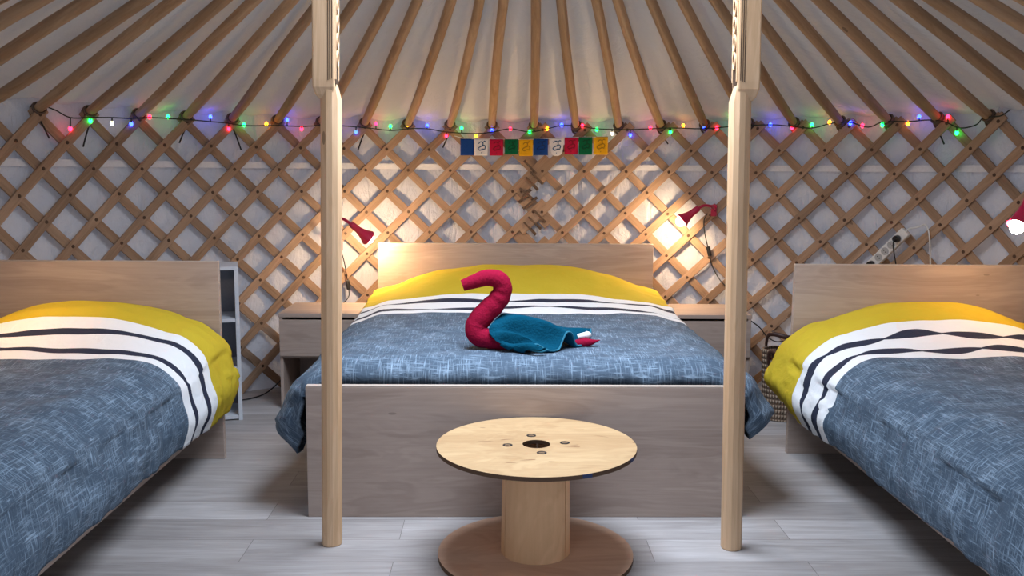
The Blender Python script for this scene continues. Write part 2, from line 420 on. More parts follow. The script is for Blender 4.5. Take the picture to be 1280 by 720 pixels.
# lashing at the joint
mb = MB()
rad = Vector((math.sin(PJ), math.cos(PJ), 0)); tan = Vector((math.cos(PJ), -math.sin(PJ), 0))
for z, dx, a0 in ((1.335, -.01, .8), (1.27, .03, .75), (1.235, .0, .8), (1.17, -.035, .7), (1.155, -.045, -.8), (1.11, -.01, -.7), (1.03, .05, .8), (.985, .02, .75), (.95, -.01, .8), (.80, .0, .8), (.70, -.02, .7)):
    c = cyl(PJ, RW-.012, z)+tan*dx; ax = tan*math.cos(a0)-Vector((0, 0, 1))*math.sin(a0); e = ax.cross(rad)
    mb.tube([c+ax*math.cos(2*math.pi*i/40*2.5)*.056+rad*math.sin(2*math.pi*i/40*2.5)*.020+e*.0065*(i/40*2.5-1.2) for i in range(41)], .0030, 6)
mb.build('lashing', ROPE, LW_L, smooth=60)

# ------------------------------------------------------------------ the two posts
def post(label, b, tp, sgn):
    b = Vector(b); tp = Vector(tp)
    t = thing('support_post', label, 'post', b, 'carved support posts')
    def at(z): return b.lerp(tp, z/2.40)
    mb = MB(); rr = .0355
    zs = [0, .004, .3, .6, .9, 1.2, 1.535, 1.60]
    R = []
    for z in zs:
        c = at(z); r = rr*(.94 if z == 0 else 1)
        R.append([c+Vector((math.cos(2*math.pi*(k+.5)/12), math.sin(2*math.pi*(k+.5)/12), 0))*r*(1.02 if k % 3 else .99) for k in range(12)])
    lim = at(1.58).x
    for p in R[-1]: p.x = min(max(p.x, lim-.020*sgn-.035), lim-.020*sgn+.035)
    mb.rings(R, True); mb.build('shaft', PINE_PALE, t, smooth=20)
    hx, hy, off = .037, .038, -.019*sgn; R = []
    for z, e in ((1.538, .62), (1.552, .80), (1.575, .97), (1.60, 1), (1.9, 1), (2.2, 1), (2.40, 1)):
        c = at(z)+Vector((off*min(1, e+.1), 0, 0)); cf = .10
        R.append([c+Vector((x*hx*e, y*hy*e, 0)) for x, y in ((1, -1+cf), (1, 1-cf), (1-cf, 1), (-1+cf, 1), (-1, 1-cf), (-1, -1+cf), (-1+cf, -1), (1-cf, -1))])
    mb = MB(); mb.rings(R, True); blk = mb.build('carved_block', PINE_PALE, t, bevel=.002, seg=1)
    # carving on the inner face: burnt ground with a pale plaited ribbon; grooves on the front face
    mb = MB(); xs = sgn
    def face(z, y, out): c = at(z); return Vector((c.x+off+xs*(hx+out), c.y+y, z))
    R = []
    for z, w in ((1.555, .006), (1.58, .020), (1.63, .030), (2.0, .030), (2.38, .030)):
        R.append([face(z, -w, .0012), face(z, w, .0012), face(z, w, -.008), face(z, -w, -.008)])
    mb.rings(R, True); cv = mb.build('carving', BURN, blk, origin=t.location); cv.parent = blk
    mb = MB()
    for ph in (0, math.pi):
        mb.tube([face(1.64+i*.0075, math.sin(i*.42+ph)*.017, .003) for i in range(100)], .0042, 6)
    for y in (-.027, .027): mb.tube([face(1.60+i*.05, y, .001) for i in range(16)], .0035, 6)
    cv2 = mb.build('plaited_ribbon', PINE_PALE, blk, smooth=60, origin=t.location)
    mb = MB()
    for dx in (.016, .022, .029):
        c0, c1 = at(1.59), at(2.39)
        mb.bar((c0.x+off+xs*dx, c0.y-hy-.0002, 1.59+dx*.4), (c1.x+off+xs*dx, c1.y-hy-.0002, 2.39), .0022, .002, (0, 1, 0))
    mb.build('groove', BURN, blk, origin=t.location)
    return t
post('round pine post with carved square top, left of the cable spool table', (-.583, 3.05, 0), (-.542, 3.05, 2.40), 1)
post('round pine post with carved square top, right of the cable spool table', (.820, 3.015, 0), (.779, 3.02, 2.40), -1)

# ------------------------------------------------------------------ beds
def bed(label, x0, x1, yh, yf, zh, zf, rz0, rz1):
    t = thing('bed_frame', label, 'bed', ((x0+x1)/2, yf, 0))
    mb = MB(); mb.box(x0, x1, yh, yh+.028, 0, zh-.0); hb = mb.build('headboard', OAK, t, bevel=.002)
    mb = MB(); mb.box(x0, x1, yf-.028, yf, 0, zf); fb = mb.build('footboard', OAK, t, bevel=.002)
    mb = MB(); mb.box(x0+.002, x1-.002, yf-.0275, yf-.0005, zf+.0003, zf+.004); mb.build('edge_strip', OAK_EDGE, fb, origin=t.location)
    mb = MB(); mb.box(x0+.002, x1-.002, yh+.0005, yh+.0275, zh+.0003, zh+.003); mb.build('edge_strip', OAK_EDGE, hb, origin=t.location)
    for a in (x0+.004, x1-.024):
        mb = MB(); mb.box(a, a+.02, yf+.001, yh-.001, rz0, rz1); mb.build('side_rail', OAK, t, bevel=.0015)
    n = 14
    for i in range(n):
        y = lerp(yf+.09, yh-.09, i/(n-1)); mb = MB(); mb.box(x0+.027, x1-.027, y-.03, y+.03, rz1-.075, rz1-.06); mb.build('bed_slat', PINE, t)
    return t
def mattress(label, x0, x1, y0, y1, z0, z1):
    t = thing('mattress', label, 'mattress', ((x0+x1)/2, (y0+y1)/2, z0))
    mb = MB(); mb.box(x0, x1, y0, y1, z0, z1); mb.build('cover', WHITECLOTH, t, bevel=.04, seg=4, smooth=60)
    for z in (z0+.03, z1-.03):
        mb = MB(); c = .05; P = [(x0+c, y0), (x1-c, y0), (x1, y0+c), (x1, y1-c), (x1-c, y1), (x0+c, y1), (x0, y1-c), (x0, y0+c), (x0+c, y0)]
        mb.tube([Vector((x, y, z)) for x, y in P], .005, 6, cap=False); mb.build('piping', WHITECLOTH, t)
    return t

def duvet(name, label, xc, hw, yh, yf, ztop, hump, hL, hR, oL, oR, band, mat, hexp=2.2, seed=0, foot_round=.13, foot_drop=.09, head_gap=.012, sag=0.0):
    """hw: half width to the rails; hump(t); hang hL(t), hR(t); outward swell oL(t), oR(t); t is distance from the headboard"""
    L = yh-yf; nT = int(L/.011); mb = MB(); rows = []; uvr = []
    for j in range(nT+1):
        t = L*j/nT; y = yh-head_gap-t*(1-head_gap/L)
        q = max(0, (t-(L-foot_round))/foot_round); fr = math.sqrt(max(0, 1-q*q))
        z0 = ztop+hump(t)-0 ; drop = foot_drop*(1-fr)
        pts = []
        nf = 64; xin = hw-.13
        def side(sg, hang, o):
            o = o*(.25+.75*fr)+.004; hang = hang*(.55+.45*fr)
            zc = ztop-drop+hump(t)*(1-(xin/hw)**hexp)
            ze = ztop-drop-hang
            cp = [(xin-.08, ztop-drop+hump(t)*(1-((xin-.08)/hw)**hexp)), (xin, zc), (xin+.08, zc-.025), (hw+o*.38, lerp(zc, ze, .26)), (hw+o*.74, lerp(zc, ze, .50)), (hw+o, lerp(zc, ze, .74)), (hw+.016+o*.35, ze)]
            return [Vector((xc+sg*a, y, b)) for a, b in [(p.x, p.y) for p in catmull([Vector((a, b, 0)) for a, b in cp], 8)][8:]]
        left = side(-1, hL(t), oL(t))[::-1]; right = side(1, hR(t), oR(t))
        mid = []
        for i in range(1, nf):
            x = lerp(-xin, xin, i/nf); mid.append(Vector((xc+x, y, ztop-drop+hump(t)*(1-abs(x/hw)**hexp)-sag*(1-(x/hw)**2)*sstep(.6, 1.1, t))))
        row = left+mid+right
        # seen as one strip: arc length from the middle
        s = [0]
        for a, b in zip(row, row[1:]): s.append(s[-1]+(b-a).length)
        m0 = s[len(row)//2]
        rows.append(row); uvr.append([a-m0 for a in s])
    n = len(rows[0]); tl = [[0]*n]
    for j in range(1, len(rows)): tl.append([tl[-1][i]+0 for i in range(n)])
    V = []
    for j, row in enumerate(rows):
        for i, p in enumerate(row):
            a = rows[min(j+1, nT)][i]-rows[max(j-1, 0)][i]; b = row[min(i+1, n-1)]-row[max(i-1, 0)]
            nn = b.cross(a); nn = nn.normalized() if nn.length > 1e-9 else Vector((0, 0, 1))
            if nn.z < -.3 : nn = -nn
            q = p*1.0+Vector((seed*3.1, 0, 0))
            sd = min(1, max(0, (abs(p.x-xc)-(hw-.2))/.2)); tt = j/nT
            w = noise.noise(q*4.2)*.010+noise.noise(q*9)*.005+noise.noise(Vector((q.x*4, q.y*16, q.z*3)))*.007*sd+noise.noise(Vector((q.x*14, q.y*5, q.z*5)))*.006*sstep(.75, 1, tt)
            w += noise.noise(Vector((q.x*3, q.y*24+q.z*14, q.z*3)))*.005*sd
            g = p+nn*(w+.004)
            if abs(p.x-xc) > hw+.002 and p.z < ztop-.07:
                g.x = xc+math.copysign(max(abs(g.x-xc), hw+.024), p.x-xc)
            V.append(g)
    for j in range(nT):
        for i in range(n-1):
            pass
    b0 = len(mb.v); mb.v += V
    for j in range(nT):
        y0, y1 = L*j/nT, L*(j+1)/nT
        for i in range(n-1):
            mb.face([b0+j*n+i, b0+(j+1)*n+i, b0+(j+1)*n+i+1, b0+j*n+i+1], [(uvr[j][i], y0), (uvr[j+1][i], y1), (uvr[j+1][i+1], y1), (uvr[j][i+1], y0)])
    o = mb.build(name, mat, smooth=180, solid=.016, origin=(xc, (yh+yf)/2, ztop))
    return tag(o, label, 'duvet', 'matching duvets')

DUV_M = duvet_mat('duvet_print_wide', .56, .88, .4, 5.2, .012, .075)
DUV_L = duvet_mat('duvet_print_narrow', .30, .62, 1.9, 4.2, .035, .035)
DUV_R = duvet_mat('duvet_print_plain', .31, .63, 3.7, 12.5, .018, .075)

# double bed
bed('grey oak double bed frame with tall footboard behind the cable spool table', -.718, .922, 5.35, 3.325, .880, .505, .20, .42)
mattress('thick mattress under the duvet of the double bed', -.685, .889, 3.36, 5.33, .362, .545)
def humpM(t): return interp([(0, .095), (.06, .165), (.16, .185), (.28, .175), (.42, .125), (.56, .070), (.70, .035), (.9, .012), (1.2, .0)], t)
DM = dict(xc=.102, hw=.82, yh=5.345, yf=3.345, ztop=.588)
duvet('duvet', 'yellow, white and blue-grey duvet spread over the double bed in the middle',
      hump=humpM, hexp=2.6,
      hL=lambda t: interp([(0, .10), (.55, .12), (.9, .2), (1.5, .30), (1.85, .40), (2.0, .36)], t),
      hR=lambda t: interp([(0, .10), (.55, .12), (.9, .2), (1.5, .28), (1.9, .33), (2.0, .31)], t),
      oL=lambda t: interp([(0, .0), (.55, .005), (.9, .05), (1.5, .10), (1.85, .155), (2.0, .15)], t),
      oR=lambda t: interp([(0, .0), (.55, .005), (.9, .05), (1.5, .11), (1.85, .16), (2.0, .155)], t), band=None, mat=DUV_M, seed=1, **DM)
# left bed
bed('grey oak single bed frame in front of the white shelf on the left', -2.262, -1.243, 3.995, 1.98, .900, .50, .203, .42)
mattress('thick mattress under the duvet of the left bed', -2.23, -1.275, 2.0, 3.975, .362, .525)
def humpS(t): return interp([(0, .10), (.05, .155), (.14, .172), (.24, .155), (.38, .085), (.55, .03), (.8, .0)], t)
duvet('duvet', 'yellow, white and blue-grey duvet covering the left bed', -1.752, .509, 3.99, 2.0, .575, humpS,
      lambda t: .31, lambda t: interp([(0, .335), (.3, .345), (.7, .33), (2, .335)], t), lambda t: .05, lambda t: interp([(0, .085), (.3, .075), (.8, .05), (2, .05)], t), None, DUV_L, 2.4, 2)
# right bed
bed('grey oak single bed frame beside the wicker basket on the right', 1.357, 2.43, 4.085, 2.07, .890, .50, .203, .42)
mattress('thick mattress under the duvet of the right bed', 1.39, 2.398, 2.09, 4.065, .362, .525)
duvet('duvet', 'yellow, white and blue-grey duvet covering the right bed', 1.893, .536, 4.08, 2.09, .570, humpS,
      lambda t: interp([(0, .30), (.35, .345), (.7, .33), (2, .335)], t), lambda t: .31, lambda t: interp([(0, .125), (.25, .10), (.7, .06), (2, .05)], t), lambda t: .05, None, DUV_R, 2.4, 3)

# ------------------------------------------------------------------ cable spool table
TX, TY, TZ, TR = .130, 2.955, .392, .337
t = thing('cable_spool_table', 'pale plywood cable spool used as a coffee table in front of the double bed', 'table', (TX, TY, 0))
def disc(z0, z1, r, hole, mi_top, org):
    mb = MB(); n = 72
    for (r0, h0), (r1, h1), mi in (((hole, z1), (r, z1), 0), ((r, z1), (r, z0), 1), ((r, z0), (hole, z0), 2), ((hole, z0), (hole, z1), 1)):
        b = len(mb.v)
        for q in range(n):
            a = 2*math.pi*q/n; c, s = math.cos(a), math.sin(a)
            mb.v += [Vector((org[0]+c*r0, org[1]+s*r0, h0)), Vector((org[0]+c*r1, org[1]+s*r1, h1))]
        for q in range(n):
            k = (q+1) % n; idx = [b+2*q, b+2*q+1, b+2*k+1, b+2*k]
            mb.face(idx, [(mb.v[i].x, mb.v[i].y+mb.v[i].z*.7) for i in idx], mi)
    return mb
top = disc(TZ-.014, TZ, TR, .047, 0, (TX, TY)).build('top_disc', [PLY, PLY_EDGE, PLY_BROWN], t, smooth=30, bevel=.0015)
disc(.0, .016, TR-.004, .047, 0, (TX, TY)).build('base_disc', [PLY_BROWN, PLY_EDGE, PLY_BROWN], t, smooth=30, bevel=.0015)
ns = 3
for k in range(ns):
    a0, a1 = 2*math.pi*(k+.009)/ns-.593, 2*math.pi*(k+.991)/ns-.593; R = []
    for z in (.016, TZ-.014):
        r = .118 if z < .1 else .113
        R.append([Vector((TX+rr*math.cos(lerp(a0, a1, i/24)), TY+rr*math.sin(lerp(a0, a1, i/24)), z)) for rr, rng in ((r, range(25)), (r-.013, range(24, -1, -1))) for i in rng])
    mb = MB(); mb.rings(R, True); mb.build('core_stave', PLY_TAN, t, smooth=30)
for a in (0, 90, 180, 270):
    c = Vector((TX+.098*math.cos(math.radians(a+8)), TY+.098*math.sin(math.radians(a+8)), TZ))
    mb = MB(); mb.lathe([(.0165, .0), (.0165, .0012), (.0105, .0014), (.0105, -.0)], 24, org=c)
    mb.lathe([(.0, .0006), (.0105, .0006)], 24, org=c, mi=1)
    mb.lathe([(.0, .0016), (.006, .0016), (.006, .0)], 6, org=c, mi=1); mb.build('bolt', [BLACK, BOLT_IN], t)
KNOT = plain('plywood_knot', (.30, .17, .085), .6)
for x, y, l, w, a in ((.16, .17, .035, .006, .1), (-.10, .05, .05, .007, .2), (.12, -.03, .06, .009, -.1), (.13, -.012, .03, .005, .3), (-.03, -.17, .05, .007, .15), (.05, -.19, .05, .005, -.1), (-.09, -.2, .03, .005, 0), (.23, .09, .05, .004, -.5), (-.17, .03, .05, .004, .1)):
    mb = MB(); b = 0; n = 14
    for q in range(n):
        an = 2*math.pi*q/n; r = 1+.25*math.sin(3*an+x*40); px, py = math.cos(an)*l*r/2, math.sin(an)*w*r/2
        mb.v.append(Vector((TX+x+px*math.cos(a)-py*math.sin(a), TY+y+px*math.sin(a)+py*math.cos(a), TZ+.0004)))
    mb.face(list(range(b, b+n)), [(0, 0)]*n); mb.build('knot_mark', KNOT, t)

BLUEP = plain('blue_paint', (.03, .05, .13), .5)
for ang, zc in ((-1.13, TZ-.007), (-.45, TZ-.007), (-2.30, .008)):
    mb = MB(); R = []
    rr = TR if zc > .1 else TR-.004
    for i in range(7):
        a = ang-.05+.1*i/6; d = Vector((math.cos(a), math.sin(a), 0)); o = Vector((TX, TY, 0))
        R.append([o+d*(rr+.0008)+Vector((0, 0, zc+.0062)), o+d*(rr+.0008)+Vector((0, 0, zc-.0062)), o+d*(rr-.001)+Vector((0, 0, zc-.0062)), o+d*(rr-.001)+Vector((0, 0, zc+.0062))])
    mb.rings(R, True); mb.build('paint_mark', BLUEP, t)

# ------------------------------------------------------------------ nightstands
def nightstand(label, x0, x1, y0, y1, z):
    t = thing('nightstand', label, 'nightstand', ((x0+x1)/2, y0, 0), 'bedside tables')
    mb = MB(); mb.box(x0-.004, x1+.004, y0-.004, y1, z-.022, z); mb.build('top', OAK, t, bevel=.0015)
    for a in (x0, x1-.018):
        mb = MB(); mb.box(a, a+.018, y0, y1-.002, 0, z-.0225); mb.build('side_panel', OAK, t, bevel=.0015)
    mb = MB(); mb.box(x0+.0185, x1-.0185, y1-.012, y1-.004, .02, z-.023); mb.build('back_panel', OAK, t)
    for h in (.06, z-.232):
        mb = MB(); mb.box(x0+.0185, x1-.0185, y0+.004, y1-.0125, h-.018, h); mb.build('shelf', OAK, t)
    mb = MB(); mb.box(x0+.004, x1-.004, y0-.018, y0-.0005, z-.235, z-.034); d = mb.build('drawer', OAK, t, bevel=.0015)
    mb = MB(); mb.box(x0+.025, x1-.025, y0, y0+.34, z-.215, z-.065); mb.build('drawer_box', OAK, d, origin=t.location)
    return t
nightstand('grey oak nightstand left of the double bed, behind the left post', -1.198, -.768, 4.885, 5.30, .532)
nightstand('grey oak nightstand right of the double bed, behind the right post', .968, 1.392, 4.885, 5.30, .532)

# ------------------------------------------------------------------ white shelf unit behind the left headboard, turned to follow the round wall
t = thing('shelf_unit', 'narrow white open shelf unit behind the headboard of the left bed', 'shelf', (-1.344, 4.65, 0))
t.rotation_euler = (0, 0, math.radians(16.5))
SW, SD, SH = .42, .28, .812
def sbox(name, x0, x1, y0, y1, z0, z1, mat=None, par=None):
    mb = MB(); mb.box(x0, x1, y0, y1, z0, z1); return mb.build(name, mat or WHITEB, par or t, bevel=.001, origin=(0, 0, 0))
for x in (-SW, -.02): sbox('side_panel', x, x+.02, 0, SD, 0, SH-.0185)
sbox('top_panel', -SW, 0, 0, SD, SH-.018, SH)
for z in (.025, .286, .540): sbox('shelf', -SW+.0205, -.0205, .003, SD-.0065, z-.018, z)
sbox('back_panel', -SW+.0205, -.0205, SD-.006, SD, .004, SH-.0185, SHELF_BACK)

# ------------------------------------------------------------------ towel swan on the double bed
YS = 3.60
t = thing('towel_swan', 'swan folded from a red and a teal towel lying on the double bed', 'towel animal', onz(640, 440, .592))
def P(x, y, dy=0): return ony(x, y, YS+dy)
neck = [P(650, 430, .0), P(638, 427, -.01), P(616, 424, -.015), P(598, 419, -.01), P(595.5, 407, 0), P(606, 392, .005), P(620, 378, .01), P(628, 364, .01), P(625, 351, .005), P(610, 347, .0), P(594, 351.5, -.01), P(578, 357, -.015)]
rad = [.030, .040, .041, .043, .045, .045, .043, .039, .037, .034, .029, .023]
pts = catmull(neck, 8); rr = catv(rad, 8)
rr = [r*(1+.010*math.sin(i*1.25)+.05*noise.noise(Vector((i*.3, 2, 1)))) for i, r in enumerate(rr)]
mb = MB(); mb.tube(pts, rr, 22, up=(0, 1, 0)); mb.build('neck', REDCLOTH, t, smooth=60)
# teal towel fanned backwards from the neck into a ruffled end
ZB = .594
start = catmull([Vector((P(640, 400).x, YS+.14, ZB+.012)), P(640, 397, .10), P(634, 392, .06), P(625, 394, .02), P(616, 403, -.035), P(611, 413, -.06), P(620, 426, -.085), P(636, 434, -.095)], 18)
hemc = catmull([Vector((P(728, 420).x, YS+.22, ZB+.012)), P(735, 414, .15), P(738, 411, .11), P(737, 424, .08), P(732, 433, .05), P(724, 434, .03), P(718, 427, .02), P(714, 416, .0), P(708, 415, -.02), P(703, 425, -.035), P(698, 436, -.06), P(689, 438, -.09), P(680, 435, -.10), P(671, 430, -.105), P(663, 432, -.12), P(665, 437, -.14), P(676, 439, -.15), P(683, 437, -.145)], 8)
NW = 110
def at_len(c, u):
    x = u*(len(c)-1); i = min(int(x), len(c)-2); return c[i].lerp(c[i+1], x-i)
def wing(u, v):
    a, b = at_len(start, u), at_len(hemc, u)
    p = a.lerp(b, v); e = sstep(0, 1, v)
    p.z += .030*math.sin(math.pi*min(1, v*1.05))*math.sin(math.pi*min(1, u*1.15))*(1-.4*v)
    p += Vector((0, -.5, .8))*(.007*noise.noise(Vector((u*9, v*3, 2)))+.016*math.sin(u*25+v*2.0+.5)*sstep(0, .35, v)*(1-sstep(.7, 1, v)) if v < 1 else 0)
    p.z = max(p.z, ZB+.008); return p
ridge = range(41)
mb = MB(); mb.grid(wing, 110, len(ridge)-1); wg = mb.build('wing', TEAL, t, smooth=180, solid=.011)
mb = MB(); mb.tube([wing(i/110, 1)+Vector((.001, 0, -.002)) for i in range(111)], .0040, 6); mb.build('hem', TEAL_HEM, wg, smooth=60, origin=t.location)
mb = MB(); mb.tube(catmull([P(716, 430, .06), P(728, 429, .05), P(740, 427.5, .03), P(750, 425, .02)], 6), [.018]*6+[.018, .020, .019, .018, .016, .014, .012, .010, .008, .006, .004, .003, .002], 10, up=(0, 1, 0)); mb.build('tail', REDCLOTH, t, smooth=60)
mb = MB(); mb.tube(catmull([P(722, 421, .07), P(730, 419.5, .07), P(739, 418, .07)], 5), [.011, .012, .012, .013, .013, .014, .014, .017, .015, .012, .006], 10); mb.build('towel_label', WHITECLOTH, t, smooth=60)

# ------------------------------------------------------------------ wicker basket
bx, by = 1.545, 4.70
t = thing('wicker_basket', 'woven straw basket bag with brown leather handles between nightstand and right bed', 'basket', (bx, by, 0))
def wicker():
    m = NT('woven_straw'); uv = m.coord('UV')
    wv = m.n('ShaderNodeTexWave', i_Scale=14.0, wave_type='BANDS', bands_direction='Y'); m.link(m.mapping(uv, (1.3, 1.3, 1)), wv.inputs['Vector'])
    w2 = m.n('ShaderNodeTexWave', i_Scale=9.0, wave_type='BANDS', bands_direction='X'); m.link(m.mapping(uv, (1.3, 1.3, 1)), w2.inputs['Vector'])
    h = m.math('MULTIPLY', wv.outputs[0], w2.outputs[0])
    m.bump(h, .9, .02)
    return m.out(m.mix(wv.outputs[0], (.15, .10, .072), (.46, .36, .27)), .8, .15)
WICK = wicker()
mb = MB(); R = []; n = 40
def wring(z, k, inner=0):
    return [Vector((bx+math.cos(2*math.pi*q/n)*(.125*k-inner), by+math.sin(2*math.pi*q/n)*(.085*k-inner), z)) for q in range(n)]
for i in range(25):
    z = .004+.376*i/24; R.append(wring(z, 1.0+.14*i/24+(.012 if i % 2 else -.008)))
for i in range(6): R.append(wring(.38-.07*i, 1.12-.02*i, .012))
mb.rings(R, True); mb.build('body', WICK, t, smooth=80)
for sy, dx in ((-1, -.02), (1, .03)):
    mb = MB(); y = by+sy*.098
    mb.tube(catmull([Vector((bx-.115, y+.045, .27)), Vector((bx-.125, y+.03, .37)), Vector((bx-.105, y-.03, .375)), Vector((bx-.10, y-.055, .30)), Vector((bx-.05, y-.065, .20)), Vector((bx+.03, y-.05, .26)), Vector((bx+.085, y-.02, .37)), Vector((bx+.09, y+.005, .28))] if sy < 0 else
            [Vector((bx-.09, y-.015, .30)), Vector((bx-.10, y-.03, .40)), Vector((bx-.10, y-.10, .46)), Vector((bx-.02, y-.15, .45)), Vector((bx+.06, y-.08, .44)), Vector((bx+.08, y-.015, .30))], 7), .012, 8, flat=.6)
    mb.build('handle', LEATHER, t, smooth=60)

# ------------------------------------------------------------------ reading lamps
BULB = emit('warm_bulb', (1.0, .68, .38), LAMP_STRENGTH); BULB_DIM = emit('warm_bulb_dim', (1.0, .60, .26), LAMP_STRENGTH*.45)
def lamp(label, clip, neck, mouth, cord, switch_i, group='red clip-on reading lamps', r_mouth=.046, bulb=None):
    """clip: point on the lattice; neck: path to the narrow end of the shade; mouth: centre of the shade's rim"""
    t = thing('reading_lamp', label, 'lamp', clip, group)
    rad = Vector((CX-clip.x, CY-clip.y, 0)).normalized(); tan = Vector((-rad.y, rad.x, 0))
    mb = MB(); mb.bar(clip-Vector((0, 0, .035))+rad*.012, clip+Vector((0, 0, .035))+rad*.012, .034, .018, rad)
    mb.bar(clip-Vector((0, 0, .03))-rad*.038, clip+Vector((0, 0, .025))-rad*.034, .03, .008, rad)
    mb.tube([clip-rad*.04+Vector((0, 0, .03)), clip+rad*.014+Vector((0, 0, .037))], .006, 8)
    mb.build('clip', RED, t, bevel=.004)
    mb = MB(); mb.tube(catmull(neck, 8), .0085, 12); mb.build('neck', RED, t, smooth=60)
    a = neck[-1]; ax = (mouth-a); ln = ax.length; ax = ax/ln
    prof = [(.0, -.012), (.012, -.011), (.0175, -.004), (.019, ln*.12), (.0195, ln*.35), (.024, ln*.55), (.033, ln*.78), (r_mouth, ln)]
    inner = [(r-.0025, h) for r, h in prof[:1:-1]]+[(.0, ln*.1)]
    mb = MB(); mb.lathe(prof+inner, 36, axis=ax, org=a); mb.build('shade', RED, t, smooth=50)
    mb = MB(); bc = ln*1.06; rb = .028
    mb.lathe([(.0, bc-.060), (.011, bc-.055), (.013, bc-.035)]+[(rb*math.sin(q), bc-rb*math.cos(q)) for q in [.6+.28*i for i in range(9)]]+[(0, bc+rb)], 24, axis=ax, org=a); mb.build('bulb', bulb or BULB, t, smooth=80)
    mb = MB(); cp = catmull(cord, 8); mb.tube(cp, .0032, 8); mb.build('cord', BLACK, t, smooth=60)
    i = switch_i*8; p = cp[i]; d = (cp[i+1]-cp[i-1]).normalized()
    mb = MB(); mb.bar(p-d*.030, p+d*.030, .022, .016, rad); mb.build('cord_switch', BLACK, t, bevel=.004)
    return t
RC = lambda x, y, off: oncyl(x, y, RW-off)
lamp('red clip-on reading lamp beside the left post, shining on the headboard corner', RC(424, 306, .02),
     [RC(424, 304, .05), RC(417, 292, .11), RC(418, 277, .27), RC(428, 273.5, .37), RC(440, 281, .42)], RC(460, 297, .385),
     [RC(426, 313, .05), RC(430, 326, .05), RC(433, 343, .04), RC(435, 356, .04), RC(436, 370, .05), RC(428, 380, .08), RC(420, 385, .1)], 3)
lamp('red clip-on reading lamp left of the right post, tilted down to the left', RC(893, 263, .02),
     [RC(893, 262, .05), RC(889, 258, .13), RC(880, 257, .18), RC(872, 261, .20)], RC(852, 276, .235),
     [RC(884, 267, .06), RC(880, 276, .05), RC(881, 292, .05), RC(886, 314, .04), RC(890, 332, .04), RC(900, 350, .04), RC(910, 362, .05), RC(916, 385, .06)], 3)
lamp('red clip-on reading lamp above the right end of the right headboard', RC(1300, 247, .02),
     [RC(1300, 245, .05), RC(1304, 234, .14), RC(1300, 234, .30), RC(1288, 245, .44)], RC(1272, 282, .52),
     [RC(1301, 255, .05), RC(1304, 275, .05), RC(1303, 300, .04), RC(1304, 325, .04), RC(1302, 350, .05)], 2, bulb=BULB_DIM)
lamp('red clip-on reading lamp above the left end of the left headboard', RC(-42, 252, .02),
     [RC(-42, 250, .05), RC(-46, 238, .14), RC(-40, 236, .30), RC(-40, 247, .44)], RC(-26, 284, .52),
     [RC(-43, 258, .05), RC(-45, 275, .05), RC(-44, 300, .04), RC(-45, 325, .04), RC(-44, 350, .05)], 2, bulb=BULB_DIM)

# ------------------------------------------------------------------ power strip on the lattice
a, b = RC(1087, 334, .045), RC(1131, 291, .045)
t = thing('power_strip', 'white five-socket power strip leaning on the lattice above the right headboard', 'power strip', (a+b)/2)
rad = Vector((CX-a.x, CY-a.y, 0)).normalized(); ax = (b-a).normalized(); wd = ax.cross(rad)
mb = MB(); mb.bar(a-ax*.02, b+ax*.012, .056, .034, rad); mb.build('housing', WHITEP, t, bevel=.006, seg=3)
SOCK = plain('socket_grey', (.42, .42, .42), .5)
nrm = (rad-ax*rad.dot(ax)).normalized()
for i, f in enumerate((.10, .30, .48, .66, .84)):
    c = a.lerp(b, f)+nrm*.0175
    mb = MB(); mb.lathe([(.0, .0004), (.0165, .0004), (.0175, .0018), (.0205, .0018), (.0205, -.001)], 24, axis=nrm, org=c)
    for s in (-.007, .007): mb.lathe([(.0, .0012), (.0032, .0012), (.0032, 0)], 8, axis=nrm, org=c+wd*s, mi=1)
    mb.build('socket', [SOCK, DARK], t)
for f, e in ((.10, (1093, 352)), (.84, (1122, 345))):
    c = a.lerp(b, f)+nrm*.0185
    pl = thing('plug', 'black plug in the %s socket of the white power strip' % ('lowest' if f < .5 else 'highest'), 'plug', c, 'black plugs')
    mb = MB(); mb.lathe([(.0185, .0), (.0185, .012), (.016, .03), (.009, .036), (0, .036)], 20, axis=nrm, org=c); mb.build('plug_body', BLACK, pl, smooth=40)
    q = c+nrm*.032; mb = MB(); mb.tube(catmull([q, q+nrm*.014-Vector((0, 0, .012)), q+nrm*.006-Vector((0, 0, .06)), RC(e[0], e[1], .09), RC(e[0]+2, e[1]+40, .10)], 6), .0034, 8); mb.build('plug_cord', BLACK, pl, smooth=60)
mb = MB(); mb.tube(catmull([b+ax*.008, b+ax*.03, RC(1147, 284, .04), RC(1156, 281, .035), RC(1161, 290, .034), RC(1162.5, 310, .034), RC(1163, 332, .035), RC(1163, 352, .035)], 7), .0042, 8)
mb.build('supply_cord', WHITEP, t, smooth=60)

# loose cable from the right nightstand
z = onz
mb = MB(); mb.tube(catmull([Vector((1.402, 5.22, .50)), ony(948, 408, 5.2), ony(958, 420, 5.2), ony(970, 427, 5.1), ony(984, 425, 4.9), ony(996, 420, 4.7), ony(1010, 424, 4.6)], 8), .0035, 8)
tag(mb.build('extension_cable', BLACK, smooth=60, origin=(1.42, 5.0, .42)), 'thin black cable sagging from the right nightstand to the right headboard', 'cable')
mb = MB(); mb.tube(catmull([Vector((-1.62, 5.02, .006)), Vector((-1.50, 5.03, .006)), Vector((-1.42, 5.08, .006)), Vector((-1.35, 5.16, .02)), Vector((-1.27, 5.18, .09)), Vector((-1.225, 5.22, .16)), Vector((-1.215, 5.32, .18))], 8), .004, 8)
tag(mb.build('floor_cable', BLACK, smooth=60, origin=(-1.35, 5.0, .01)), 'black cable on the floor between the white shelf and the left nightstand', 'cable')

